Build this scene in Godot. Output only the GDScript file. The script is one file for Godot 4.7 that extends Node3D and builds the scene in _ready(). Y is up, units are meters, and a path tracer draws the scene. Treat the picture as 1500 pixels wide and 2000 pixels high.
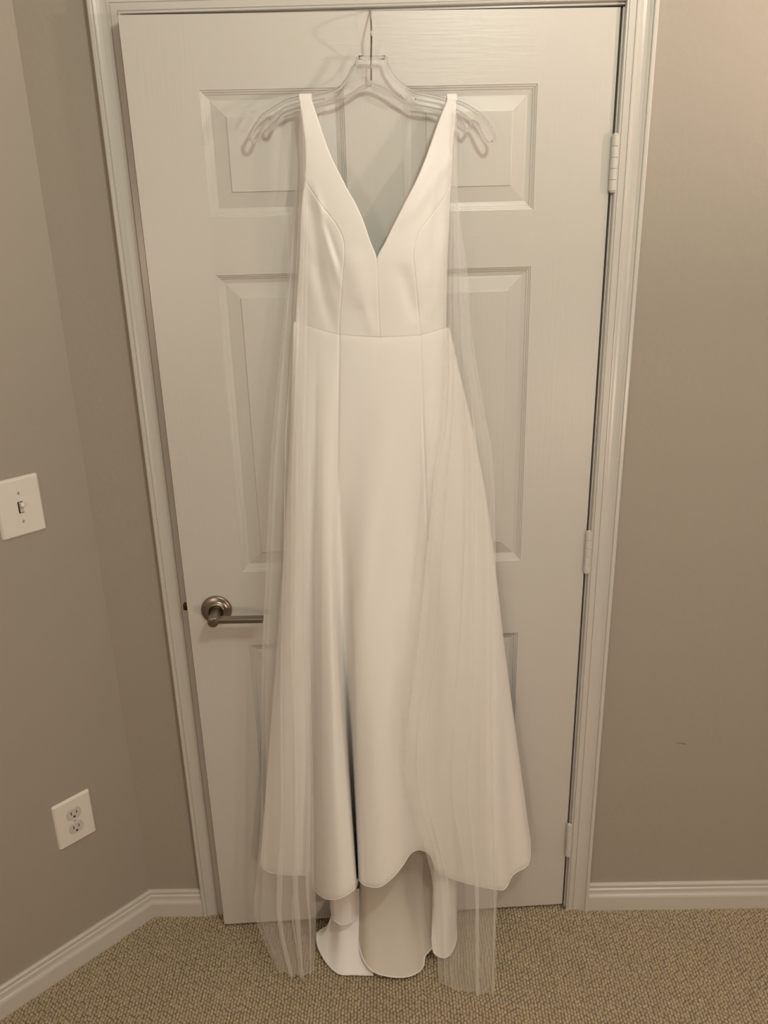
extends Node3D

const DEG := PI / 180.0
const DOOR_TURN := 0.0575
const DOOR_HINGE := Vector3(0.4464, 0.0, 0.0)
const DOOR_WIDTH := 0.8717
const DOOR_BOTTOM := 0.0088
const DOOR_TOP := 2.0396
const SIDE_TURN := 0.8078
const SIDE_CORNER := Vector3(-0.6201, 0.0, 0.0)
const LAMP_AT := Vector3(1.2, 0.84, 2.2)
const ADDED_TORCHIERE_AT := Vector3(1.70, 1.80, 0.85)
const GLOBE_AT := Vector3(-0.95, 1.45, 3.0)
const DOME_AT := Vector3(0.45, 2.40, 1.35)

var M := {}
var used := {}


func _ready() -> void:
	# camera
	var cam := Camera3D.new()
	cam.name = "camera"
	cam.fov = rad_to_deg(2.0 * atan(1000.0 / 1638.25))
	cam.near = 0.02
	cam.far = 50.0
	cam.position = Vector3(0.0315, 1.7337, 1.6882)
	cam.rotation = Vector3(-0.3566, 0.0131, -0.0251)
	add_child(cam)
	cam.current = true
	# air of a closed room: no sky light
	var env := Environment.new()
	env.background_mode = Environment.BG_COLOR
	env.background_color = Color(0, 0, 0)
	env.tonemap_mode = Environment.TONE_MAPPER_LINEAR
	env.tonemap_exposure = 1.0
	env.sdfgi_enabled = true
	env.ssao_enabled = true
	env.ssil_enabled = true
	var we := WorldEnvironment.new()
	we.name = "world_environment"
	we.environment = env
	add_child(we)
	# the lamps of the room, plus a torchiere added as soft fill
	add_lamp_light("ceiling_bulb_light", DOME_AT, Color(0.96, 1.0, 0.85), 0.58, 0.06)
	add_lamp_light("table_bulb_light", LAMP_AT, Color(1.0, 0.76, 0.60), 0.72, 0.06)
	add_lamp_light("globe_bulb_light", GLOBE_AT, Color(1.0, 0.75, 0.60), 0.78, 0.12)
	add_lamp_light("added_torchiere_light", ADDED_TORCHIERE_AT, Color(1.0, 0.76, 0.66), 1.85, 0.05)
	make_materials()
	build_room()
	build_door()
	build_dress()
	build_hanger()
	build_switch()
	build_outlet()
	build_lamps()


func add_lamp_light(called: String, at: Vector3, linear: Color, energy: float, size: float) -> void:
	var l := OmniLight3D.new()
	l.name = called
	l.position = at
	l.light_color = linear.linear_to_srgb()
	l.light_energy = energy
	l.light_size = size
	l.omni_range = 12.0
	l.omni_attenuation = 2.0
	l.shadow_enabled = true
	add_child(l)


# ---------------------------------------------------------------- helpers

func numbered(called: String) -> String:
	if not used.has(called):
		used[called] = 0
		return called
	used[called] += 1
	return "%s_%03d" % [called, used[called]]


func thing(called: String, label: String, category: String, xf := Transform3D(), group := "") -> Node3D:
	var o := Node3D.new()
	o.name = numbered(called)
	o.transform = xf
	add_child(o, true)
	o.set_meta("label", label)
	o.set_meta("category", category)
	if group:
		o.set_meta("group", group)
	return o


func part(called: String, mesh: Mesh, m: Material, parent: Node3D, xf := Transform3D()) -> MeshInstance3D:
	var o := MeshInstance3D.new()
	o.name = called
	o.mesh = mesh
	o.material_override = m
	o.transform = xf
	o.cast_shadow = GeometryInstance3D.SHADOW_CASTING_SETTING_ON
	parent.add_child(o, true)
	return o


func structure(called: String, mesh: Mesh, m: Material, label: String, category: String, xf := Transform3D()) -> MeshInstance3D:
	var o := part(called, mesh, m, self, xf)
	o.set_meta("kind", "structure")
	o.set_meta("label", label)
	o.set_meta("category", category)
	return o


func begin(smooth := false) -> SurfaceTool:
	var st := SurfaceTool.new()
	st.begin(Mesh.PRIMITIVE_TRIANGLES)
	st.set_smooth_group(0 if smooth else -1)
	return st


func finish(st: SurfaceTool) -> ArrayMesh:
	st.generate_normals()
	return st.commit()


func tri(st: SurfaceTool, a: Vector3, b: Vector3, c: Vector3, out: Vector3) -> void:
	if (b - a).cross(c - a).dot(out) > 0.0:
		var t := b
		b = c
		c = t
	st.add_vertex(a)
	st.add_vertex(b)
	st.add_vertex(c)


func quad(st: SurfaceTool, a: Vector3, b: Vector3, c: Vector3, d: Vector3, out: Vector3) -> void:
	tri(st, a, b, c, out)
	tri(st, a, c, d, out)


# a box with chamfered edges
func block(st: SurfaceTool, centre: Vector3, size: Vector3, bevel := 0.001, turn := Basis()) -> void:
	var h := size * 0.5
	var pt := func(s: Vector3, axis: int) -> Vector3:
		var v := Vector3(s.x * (h.x - (0.0 if axis == 0 else bevel)), s.y * (h.y - (0.0 if axis == 1 else bevel)), s.z * (h.z - (0.0 if axis == 2 else bevel)))
		return centre + turn * v
	for axis in 3:
		var b := (axis + 1) % 3
		var c := (axis + 2) % 3
		for sa in [-1.0, 1.0]:
			var q: Array[Vector3] = []
			for k in [[-1.0, -1.0], [1.0, -1.0], [1.0, 1.0], [-1.0, 1.0]]:
				var s := Vector3()
				s[axis] = sa
				s[b] = k[0]
				s[c] = k[1]
				q.append(pt.call(s, axis))
			var o := Vector3()
			o[axis] = sa
			quad(st, q[0], q[1], q[2], q[3], turn * o)
			if bevel <= 0.0:
				continue
			for sb in [-1.0, 1.0]:
				var s1 := Vector3()
				s1[axis] = sa
				s1[b] = sb
				s1[c] = -1.0
				var s2 := s1
				s2[c] = 1.0
				var o2 := Vector3()
				o2[axis] = sa
				o2[b] = sb
				quad(st, pt.call(s1, axis), pt.call(s2, axis), pt.call(s2, b), pt.call(s1, b), turn * o2)
	if bevel > 0.0:
		for sx in [-1.0, 1.0]:
			for sy in [-1.0, 1.0]:
				for sz in [-1.0, 1.0]:
					var s := Vector3(sx, sy, sz)
					tri(st, pt.call(s, 0), pt.call(s, 1), pt.call(s, 2), turn * s)


# a tube along a path
func tube(st: SurfaceTool, path: PackedVector3Array, radius: float, sides := 10, flat := 1.0) -> void:
	var rings: Array = []
	var side := Vector3.ZERO
	for i in path.size():
		var t := (path[mini(i + 1, path.size() - 1)] - path[maxi(i - 1, 0)]).normalized()
		if side == Vector3.ZERO:
			side = (Vector3(0, 0, 1) if absf(t.z) < 0.8 else Vector3(1, 0, 0)).cross(t).normalized()
		side = (side - t * side.dot(t)).normalized()
		var other := t.cross(side)
		var ring := PackedVector3Array()
		for k in sides:
			var a := TAU * k / sides
			ring.append(path[i] + radius * (cos(a) * side + sin(a) * other * flat))
		rings.append(ring)
	for i in path.size() - 1:
		for k in sides:
			var k2 := (k + 1) % sides
			var a: Vector3 = rings[i][k]
			var b: Vector3 = rings[i][k2]
			var c: Vector3 = rings[i + 1][k]
			var d: Vector3 = rings[i + 1][k2]
			quad(st, a, b, d, c, (a + b + c + d) * 0.25 - (path[i] + path[i + 1]) * 0.5)
	for e in [0, path.size() - 1]:
		var out: Vector3 = path[0] - path[1] if e == 0 else path[e] - path[e - 1]
		for k in sides:
			tri(st, path[e], rings[e][k], rings[e][(k + 1) % sides], out)


# a turned shape round the local z axis; profile points are (radius, z)
func lathe(st: SurfaceTool, profile: Array, sides := 32, at := Vector3.ZERO, turn := Basis()) -> void:
	for i in profile.size() - 1:
		var p: Vector2 = profile[i]
		var q: Vector2 = profile[i + 1]
		for k in sides:
			var a0 := TAU * k / sides
			var a1 := TAU * (k + 1) / sides
			var e0 := Vector3(cos(a0), sin(a0), 0)
			var e1 := Vector3(cos(a1), sin(a1), 0)
			var nz := Vector2(q.y - p.y, p.x - q.x)
			var out := (e0 + e1) * 0.5 * nz.x + Vector3(0, 0, nz.y)
			var a := at + turn * (e0 * p.x + Vector3(0, 0, p.y))
			var b := at + turn * (e1 * p.x + Vector3(0, 0, p.y))
			var c := at + turn * (e1 * q.x + Vector3(0, 0, q.y))
			var d := at + turn * (e0 * q.x + Vector3(0, 0, q.y))
			if p.x > 1e-6:
				tri(st, a, b, c, turn * out)
			if q.x > 1e-6:
				tri(st, a, c, d, turn * out)


# a strip of moulding from p0 to p1; profile points are (distance across, height out); mitre0/mitre1: how far the ends run out per unit of distance across
func moulding(st: SurfaceTool, profile: Array, p0: Vector3, p1: Vector3, across: Vector3, out: Vector3, mitre0 := 0.0, mitre1 := 0.0) -> void:
	var along := (p1 - p0).normalized()
	for i in profile.size() - 1:
		var p: Vector2 = profile[i]
		var q: Vector2 = profile[i + 1]
		var hint := across * -(q.y - p.y) + out * (q.x - p.x)
		quad(st, p0 + across * p.x + out * p.y - along * mitre0 * p.x, p1 + across * p.x + out * p.y + along * mitre1 * p.x,
			p1 + across * q.x + out * q.y + along * mitre1 * q.x, p0 + across * q.x + out * q.y - along * mitre0 * q.x, hint)


# a cloth sheet from rows of points (rows run downwards, points to the right); uv in metres
func sheet(rows: Array) -> ArrayMesh:
	var h := rows.size()
	var w: int = rows[0].size()
	var v := PackedVector3Array()
	var n := PackedVector3Array()
	var uv := PackedVector2Array()
	var idx := PackedInt32Array()
	for i in h:
		var row: PackedVector3Array = rows[i]
		var up: PackedVector3Array = rows[maxi(i - 1, 0)]
		var dn: PackedVector3Array = rows[mini(i + 1, h - 1)]
		var run := 0.0
		for j in w:
			if j > 0:
				run += row[j].distance_to(row[j - 1])
			v.append(row[j])
			n.append((row[mini(j + 1, w - 1)] - row[maxi(j - 1, 0)]).cross(up[j] - dn[j]).normalized())
			uv.append(Vector2(run, -row[j].y))
	for i in h - 1:
		for j in w - 1:
			var a := i * w + j
			idx.append_array([a, a + 1, a + w, a + 1, a + w + 1, a + w])
	var arr := []
	arr.resize(Mesh.ARRAY_MAX)
	arr[Mesh.ARRAY_VERTEX] = v
	arr[Mesh.ARRAY_NORMAL] = n
	arr[Mesh.ARRAY_TEX_UV] = uv
	arr[Mesh.ARRAY_INDEX] = idx
	var m := ArrayMesh.new()
	m.add_surface_from_arrays(Mesh.PRIMITIVE_TRIANGLES, arr)
	return m


# a smooth curve through points at equal steps, t from 0 to 1
func along3(k: Array, t: float) -> Vector3:
	var x := clampf(t, 0.0, 1.0) * (k.size() - 1)
	var i := mini(int(x), k.size() - 2)
	var f := x - i
	var a: Vector3 = k[maxi(i - 1, 0)]
	var b: Vector3 = k[i]
	var c: Vector3 = k[i + 1]
	var d: Vector3 = k[mini(i + 2, k.size() - 1)]
	return b.cubic_interpolate(c, a, d, f)


# value at x of a list of (x, value) points, x falling or rising; smooth between them
func value_at(k: Array, x: float) -> float:
	var n := k.size()
	var falls: bool = k[0].x > k[n - 1].x
	for i in n - 1:
		var p: Vector2 = k[i]
		var q: Vector2 = k[i + 1]
		if (falls and x >= q.x) or (not falls and x <= q.x) or i == n - 2:
			var f := (x - p.x) / (q.x - p.x)
			if f < 0.0 or f > 1.0:
				return lerpf(p.y, q.y, f)
			var m0: float = (q.y - p.y) / (q.x - p.x) if i == 0 else (q.y - k[i - 1].y) / (q.x - k[i - 1].x)
			var m1: float = (q.y - p.y) / (q.x - p.x) if i == n - 2 else (k[i + 2].y - p.y) / (k[i + 2].x - p.x)
			var dx := q.x - p.x
			var f2 := f * f
			var f3 := f2 * f
			return p.y * (2 * f3 - 3 * f2 + 1) + m0 * dx * (f3 - 2 * f2 + f) + q.y * (3 * f2 - 2 * f3) + m1 * dx * (f3 - f2)
	return k[n - 1].y


func eased(t: float) -> float:
	return 0.5 - 0.5 * cos(PI * t)


# from the door's own axes (along from the hinge, up, out from its face) to the world
func on_door(at: Vector3) -> Transform3D:
	var b := Basis(Vector3.UP, DOOR_TURN)
	return Transform3D(b, DOOR_HINGE + b * at)


# from the slanting side wall (along from the corner towards the room, up, out) to the world
func on_side_wall(along: float, up: float, out := 0.0) -> Transform3D:
	var b := Basis(Vector3.UP, SIDE_TURN)
	return Transform3D(b, SIDE_CORNER + b * Vector3(-along, up, out))


# ---------------------------------------------------------------- materials

func noise_picture(seed_value: int, frequency: float, size := 512, octaves := 3, kind := FastNoiseLite.TYPE_SIMPLEX_SMOOTH, ramp: Gradient = null) -> NoiseTexture2D:
	var n := FastNoiseLite.new()
	n.seed = seed_value
	n.noise_type = kind
	n.frequency = frequency
	n.fractal_octaves = octaves
	var t := NoiseTexture2D.new()
	t.width = size
	t.height = size
	t.seamless = true
	t.noise = n
	if ramp:
		t.color_ramp = ramp
	return t


func two_tone(a: Color, b: Color) -> Gradient:
	var g := Gradient.new()
	g.set_color(0, a.linear_to_srgb())
	g.set_color(1, b.linear_to_srgb())
	return g


func paint(called: String, linear: Color, roughness: float, scale := Vector3.ONE * 6.0, relief := 0.0, picture: Texture2D = null) -> StandardMaterial3D:
	var m := StandardMaterial3D.new()
	m.resource_name = called
	m.albedo_color = linear.linear_to_srgb()
	m.roughness = roughness
	if relief > 0.0:
		m.uv1_triplanar = true
		m.uv1_scale = scale
		m.heightmap_enabled = true
		m.heightmap_texture = picture
		m.heightmap_scale = relief
	M[called] = m
	return m


func make_materials() -> void:
	var peel := noise_picture(11, 0.03)
	var grain := noise_picture(12, 0.02, 512, 4)
	paint("wall_paint", Color(0.375, 0.345, 0.292), 0.62, Vector3.ONE * 3.0, 0.03, peel)
	paint("scuff", Color(0.20, 0.18, 0.15), 0.7)
	paint("ceiling_paint", Color(0.75, 0.74, 0.70), 0.9)
	paint("trim_paint", Color(0.60, 0.59, 0.55), 0.28, Vector3.ONE * 5.0, 0.003, peel)
	paint("door_paint_upright", Color(0.60, 0.59, 0.55), 0.36, Vector3(12.0, 0.8, 12.0), 0.012, grain)
	paint("door_paint_level", Color(0.60, 0.59, 0.55), 0.36, Vector3(0.8, 12.0, 12.0), 0.012, grain)
	paint("hinge_paint", Color(0.60, 0.59, 0.55), 0.4)
	paint("crepe", Color(0.86, 0.85, 0.825), 0.55, Vector3.ONE * 40.0, 0.004, peel)
	M.crepe.rim_enabled = true
	M.crepe.rim = 0.25
	M.crepe.rim_tint = 0.5
	paint("lining", Color(0.58, 0.54, 0.47), 0.5, Vector3.ONE * 40.0, 0.003, peel)  # lining toned darker, so its colour carries the shadow of the skirt above
	var net := paint("tulle", Color(0.93, 0.915, 0.87), 0.8)
	net.albedo_color.a = 0.29
	net.transparency = BaseMaterial3D.TRANSPARENCY_ALPHA
	net.backlight_enabled = true
	net.backlight = Color(0.7, 0.7, 0.7)
	net.cull_mode = BaseMaterial3D.CULL_DISABLED
	M.crepe.cull_mode = BaseMaterial3D.CULL_DISABLED
	var metal := paint("nickel", Color(0.30, 0.27, 0.225), 0.30)
	metal.metallic = 1.0
	var wire := paint("chrome_wire", Color(0.42, 0.40, 0.40), 0.2)
	wire.metallic = 1.0
	var brass := paint("dark_brass", Color(0.10, 0.055, 0.03), 0.4)
	brass.metallic = 1.0
	var clear := paint("clear_plastic", Color(0.97, 0.96, 0.98), 0.02)
	clear.albedo_color.a = 0.03
	clear.transparency = BaseMaterial3D.TRANSPARENCY_ALPHA
	clear.refraction_enabled = true
	clear.refraction_scale = 0.049
	var pane := paint("clear_plastic_web", Color(0.95, 0.95, 0.97), 0.06)
	pane.albedo_color.a = 0.06
	pane.metallic_specular = 0.25
	pane.transparency = BaseMaterial3D.TRANSPARENCY_ALPHA
	paint("plate_plastic", Color(0.80, 0.77, 0.72), 0.28)
	paint("receptacle_plastic", Color(0.62, 0.59, 0.56), 0.35)
	paint("slot_dark", Color(0.02, 0.018, 0.015), 0.8)
	paint("screw_paint", Color(0.62, 0.60, 0.56), 0.35)
	var carpet := paint("carpet_yarn", Color(0.44, 0.37, 0.26), 0.95)
	carpet.vertex_color_use_as_albedo = true
	paint("carpet_base", Color(0.22, 0.18, 0.125), 1.0)
	paint("dark_wood", Color(0.10, 0.055, 0.03), 0.45, Vector3(2.0, 14.0, 14.0), 0.02, grain)
	var glow := paint("lamp_glass_ceiling", Color(0.9, 0.88, 0.84), 0.4)
	glow.emission_enabled = true
	glow.emission = Color(0.96, 1.0, 0.85).linear_to_srgb()
	glow.emission_energy_multiplier = 4.0
	var glow2 := paint("lamp_glass_table", Color(0.9, 0.86, 0.8), 0.4)
	glow2.emission_enabled = true
	glow2.emission = Color(1.0, 0.76, 0.58).linear_to_srgb()
	glow2.emission_energy_multiplier = 4.0
	var glow3 := paint("added_torchiere_glass", Color(0.9, 0.86, 0.8), 0.4)
	glow3.emission_enabled = true
	glow3.emission = Color(1.0, 0.76, 0.62).linear_to_srgb()
	glow3.emission_energy_multiplier = 4.0


# ---------------------------------------------------------------- the room

const CASING := [Vector2(0, 0), Vector2(0, 0.008), Vector2(0.0012, 0.0105), Vector2(0.003, 0.0108), Vector2(0.0042, 0.0095), Vector2(0.0044, 0.0078), Vector2(0.0054, 0.0078), Vector2(0.0058, 0.0098), Vector2(0.0165, 0.0102), Vector2(0.0170, 0.0088), Vector2(0.0180, 0.0088), Vector2(0.0184, 0.0110), Vector2(0.0215, 0.0108), Vector2(0.0250, 0.0100), Vector2(0.0300, 0.0098), Vector2(0.0350, 0.0105), Vector2(0.0400, 0.0122), Vector2(0.0440, 0.0145), Vector2(0.0450, 0.0148), Vector2(0.0455, 0.0134), Vector2(0.0464, 0.0134), Vector2(0.0470, 0.0160), Vector2(0.0485, 0.0170), Vector2(0.0530, 0.0170), Vector2(0.0550, 0.0160), Vector2(0.0555, 0.0145), Vector2(0.0555, 0)]
# baseboard: (distance down from the top edge, distance out)
const BASEBOARD := [Vector2(0, 0), Vector2(0, 0.0055), Vector2(0.0015, 0.0072), Vector2(0.005, 0.0078), Vector2(0.010, 0.0072), Vector2(0.0125, 0.0066), Vector2(0.0135, 0.0075), Vector2(0.0155, 0.0088), Vector2(0.0190, 0.0092), Vector2(0.0240, 0.0090), Vector2(0.0290, 0.0100), Vector2(0.0330, 0.0122), Vector2(0.0365, 0.0135), Vector2(0.0395, 0.0140), Vector2(0.092, 0.0140)]


func build_room() -> void:
	var left := -0.4312
	var right := 0.4540
	var top := 2.0480
	# walls with thickness; the far one has the door opening
	var st := begin()
	block(st, Vector3((right + 4.12) * 0.5, 1.31, -0.06), Vector3(4.12 - right, 2.62, 0.12), 0.0)
	block(st, Vector3((-1.0 + left) * 0.5, 1.31, -0.06), Vector3(left + 1.0, 2.62, 0.12), 0.0)
	block(st, Vector3((left + right) * 0.5, (top + 2.62) * 0.5, -0.06), Vector3(right - left, 2.62 - top, 0.12), 0.0)
	var back := structure("wall_back", finish(st), M.wall_paint, "beige painted wall around the white door", "wall")
	# a small dark rub mark low on the wall right of the door
	st = begin()
	for e in [[0.700, 0.5005, 0.010, 0.0016], [0.709, 0.4990, 0.013, 0.0024], [0.715, 0.4970, 0.007, 0.0016], [0.695, 0.5012, 0.005, 0.001]]:
		block(st, Vector3(e[0], e[1], 0.0), Vector3(e[2], e[3], 0.0004), 0.0, Basis(Vector3(0, 0, 1), -0.18))
	part("scuff_mark", finish(st), M.scuff, back)
	st = begin()
	block(st, Vector3(-0.93, 1.31, -0.06), Vector3(2.1, 2.62, 0.12), 0.0)
	structure("wall_left", finish(st), M.wall_paint, "beige painted wall slanting towards the room, with the light switch and outlet", "wall", on_side_wall(0, 0))
	st = begin()
	block(st, Vector3(-2.0, 1.31, 4.2), Vector3(0.12, 2.62, 5.9), 0.0)
	structure("wall_far_left", finish(st), M.wall_paint, "plain beige wall left of the room, past the slanting wall", "wall")
	st = begin()
	block(st, Vector3(4.06, 1.31, 3.5), Vector3(0.12, 2.62, 7.24), 0.0)
	structure("wall_right", finish(st), M.wall_paint, "plain beige wall at the right side of the room", "wall")
	st = begin()
	block(st, Vector3(1.03, 1.31, 7.16), Vector3(6.2, 2.62, 0.12), 0.0)
	structure("wall_front", finish(st), M.wall_paint, "plain beige wall opposite the white door", "wall")
	st = begin()
	block(st, Vector3(1.03, 2.67, 2.9), Vector3(6.3, 0.10, 8.7), 0.0)
	structure("ceiling", finish(st), M.ceiling_paint, "flat white ceiling of the room", "ceiling")
	# the dark passage behind the door
	st = begin()
	block(st, Vector3(0.0, 1.31, -1.3), Vector3(2.2, 2.62, 0.1), 0.0)
	structure("wall_passage", finish(st), M.wall_paint, "beige wall of the dark passage behind the door", "wall")
	for s in [-1.0, 1.0]:
		st = begin()
		block(st, Vector3(0.01 + s * 1.0, 1.31, -0.68), Vector3(0.1, 2.62, 1.14), 0.0)
		structure("wall_passage_left" if s < 0 else "wall_passage_right", finish(st), M.wall_paint, "beige side wall of the dark passage, hinge side" if s > 0 else "beige side wall of the dark passage, latch side", "wall")
	# floor with woven loops
	st = begin()
	block(st, Vector3(1.03, -0.053, 2.9), Vector3(6.3, 0.10, 8.7), 0.0)
	var floor_node := structure("floor", finish(st), M.carpet_base, "beige loop pile carpet covering the whole floor", "carpet")
	add_carpet(floor_node)
	# jamb lining of the opening, with its stop
	st = begin()
	block(st, Vector3(-0.4291, 1.02, -0.058), Vector3(0.0042, 2.04, 0.1165), 0.0006)
	block(st, Vector3(0.4524, 1.02, -0.058), Vector3(0.0034, 2.04, 0.1165), 0.0006)
	block(st, Vector3(0.0114, 2.0458, -0.058), Vector3(0.885, 0.0042, 0.1165), 0.0006)
	block(st, Vector3(-0.4215, 1.02, -0.062), Vector3(0.011, 2.04, 0.03), 0.001)
	block(st, Vector3(0.4442, 1.02, -0.062), Vector3(0.011, 2.04, 0.03), 0.001)
	structure("trim_1", finish(st), M.trim_paint, "white jamb lining inside the door opening", "door jamb")
	# casings with mitred corners
	var y0 := -0.004
	var inner := 2.0484
	st = begin()
	moulding(st, CASING, Vector3(-0.4302, y0, 0), Vector3(-0.4302, inner, 0), Vector3(-1, 0, 0), Vector3(0, 0, 1), 0.0, 1.0)
	structure("trim_2", finish(st), M.trim_paint, "white moulded door casing on the latch side, left of the door", "door casing")
	st = begin()
	moulding(st, CASING, Vector3(0.4543, y0, 0), Vector3(0.4543, inner, 0), Vector3(1, 0, 0), Vector3(0, 0, 1), 0.0, 1.0)
	structure("trim_3", finish(st), M.trim_paint, "white moulded door casing on the hinge side, right of the door", "door casing")
	st = begin()
	moulding(st, CASING, Vector3(-0.4302, inner, 0), Vector3(0.4543, inner, 0), Vector3(0, 1, 0), Vector3(0, 0, 1), 1.0, 1.0)
	structure("trim_4", finish(st), M.trim_paint, "white moulded door casing running across the top of the door", "door casing")
	# baseboards
	var half := tan((PI * 0.5 - (PI * 0.5 - SIDE_TURN)) * 0.5)
	st = begin()
	base_run(st, Vector3(0.5098, 0.078, 0), Vector3(4.0, 0.078, 0), Vector3(0, 0, 1), 0.0, 0.0)
	structure("baseboard_right", finish(st), M.trim_paint, "white moulded baseboard along the wall right of the door", "baseboard")
	st = begin()
	base_run(st, Vector3(SIDE_CORNER.x, 0.078, 0), Vector3(-0.4857, 0.078, 0), Vector3(0, 0, 1), half, 0.0)
	structure("baseboard_back", finish(st), M.trim_paint, "short white baseboard between the corner and the door casing", "baseboard")
	st = begin()
	var far := on_side_wall(1.9, 0.078).origin
	base_run(st, far, on_side_wall(0, 0.078).origin, Basis(Vector3.UP, SIDE_TURN).z, 0.0, half)
	structure("baseboard_left", finish(st), M.trim_paint, "white moulded baseboard along the slanting wall under the outlet", "baseboard")


# a baseboard from p0 to p1 on the wall facing out; at a corner each point is cut back by its distance out
func base_run(st: SurfaceTool, p0: Vector3, p1: Vector3, out: Vector3, cut0: float, cut1: float) -> void:
	var along := (p1 - p0).normalized()
	for i in BASEBOARD.size() - 1:
		var p: Vector2 = BASEBOARD[i]
		var q: Vector2 = BASEBOARD[i + 1]
		var dn := Vector3(0, -1, 0)
		quad(st, p0 + dn * p.x + out * p.y + along * cut0 * p.y, p1 + dn * p.x + out * p.y - along * cut1 * p.y,
			p1 + dn * q.x + out * q.y - along * cut1 * q.y, p0 + dn * q.x + out * q.y + along * cut0 * q.y, Vector3(0, q.y - p.y, 0) + out * (q.x - p.x))


func add_carpet(parent: Node3D) -> void:
	var loop := SphereMesh.new()
	loop.radius = 1.0
	loop.height = 2.0
	loop.radial_segments = 10
	loop.rings = 5
	var rng := RandomNumberGenerator.new()
	rng.seed = 5
	var wander := FastNoiseLite.new()
	wander.seed = 21
	wander.frequency = 3.0
	var nl := Basis(Vector3.UP, SIDE_TURN).z
	var buf := PackedFloat32Array()
	var count := 0
	var px := 0.0072
	var pz := 0.0094
	for i in range(-200, 250):
		for j in range(-13, 138):
			var x := i * px + rng.randf_range(-0.0010, 0.0010)
			var z := (j + (0.5 if i % 2 else 0.0)) * pz + rng.randf_range(-0.0016, 0.0016)
			x += wander.get_noise_2d(z * 2.0, x) * 0.004
			z += wander.get_noise_2d(x * 2.0 + 9.0, z) * 0.004
			if (Vector3(x, 0, z) - SIDE_CORNER).dot(nl) < 0.006:
				continue
			if z < 0.005 and (x < -0.42 or x > 0.445):
				continue
			var rx := 0.0039 * rng.randf_range(0.92, 1.06)
			var rz := 0.0051 * rng.randf_range(0.9, 1.08)
			var ry := 0.0042 * rng.randf_range(0.8, 1.15)
			var a := rng.randf_range(-0.35, 0.35)
			var c := cos(a)
			var s := sin(a)
			var tone := rng.randf_range(0.88, 1.08)
			buf.append_array([c * rx, 0.0, s * rz, x, 0.0, ry, 0.0, -0.0035, -s * rx, 0.0, c * rz, z, tone, tone * rng.randf_range(0.97, 1.02), tone * rng.randf_range(0.93, 1.03), 1.0])
			count += 1
	var mm := MultiMesh.new()
	mm.transform_format = MultiMesh.TRANSFORM_3D
	mm.use_colors = true
	mm.mesh = loop
	mm.instance_count = count
	mm.buffer = buf
	var o := MultiMeshInstance3D.new()
	o.name = "carpet_loops"
	o.multimesh = mm
	o.material_override = M.carpet_yarn
	o.set_meta("kind", "stuff")
	parent.add_child(o, true)


# ---------------------------------------------------------------- the door

# panel moulding: (distance in from the edge, height against the face)
const PANEL := [Vector2(0, 0), Vector2(0.0010, -0.0016), Vector2(0.0034, -0.0022), Vector2(0.0040, -0.0040), Vector2(0.0072, -0.0050), Vector2(0.0080, -0.0066), Vector2(0.0120, -0.0076), Vector2(0.0150, -0.0084), Vector2(0.0168, -0.0086), Vector2(0.0180, -0.0082), Vector2(0.0430, -0.0032), Vector2(0.0436, -0.0016), Vector2(0.0446, -0.0012)]
const COLUMNS := [Vector2(-0.7455, -0.4905), Vector2(-0.3870, -0.1420)]
const BANDS := [Vector2(1.7090, 1.9220), Vector2(0.9890, 1.6060), Vector2(0.2360, 0.8110)]


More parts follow.
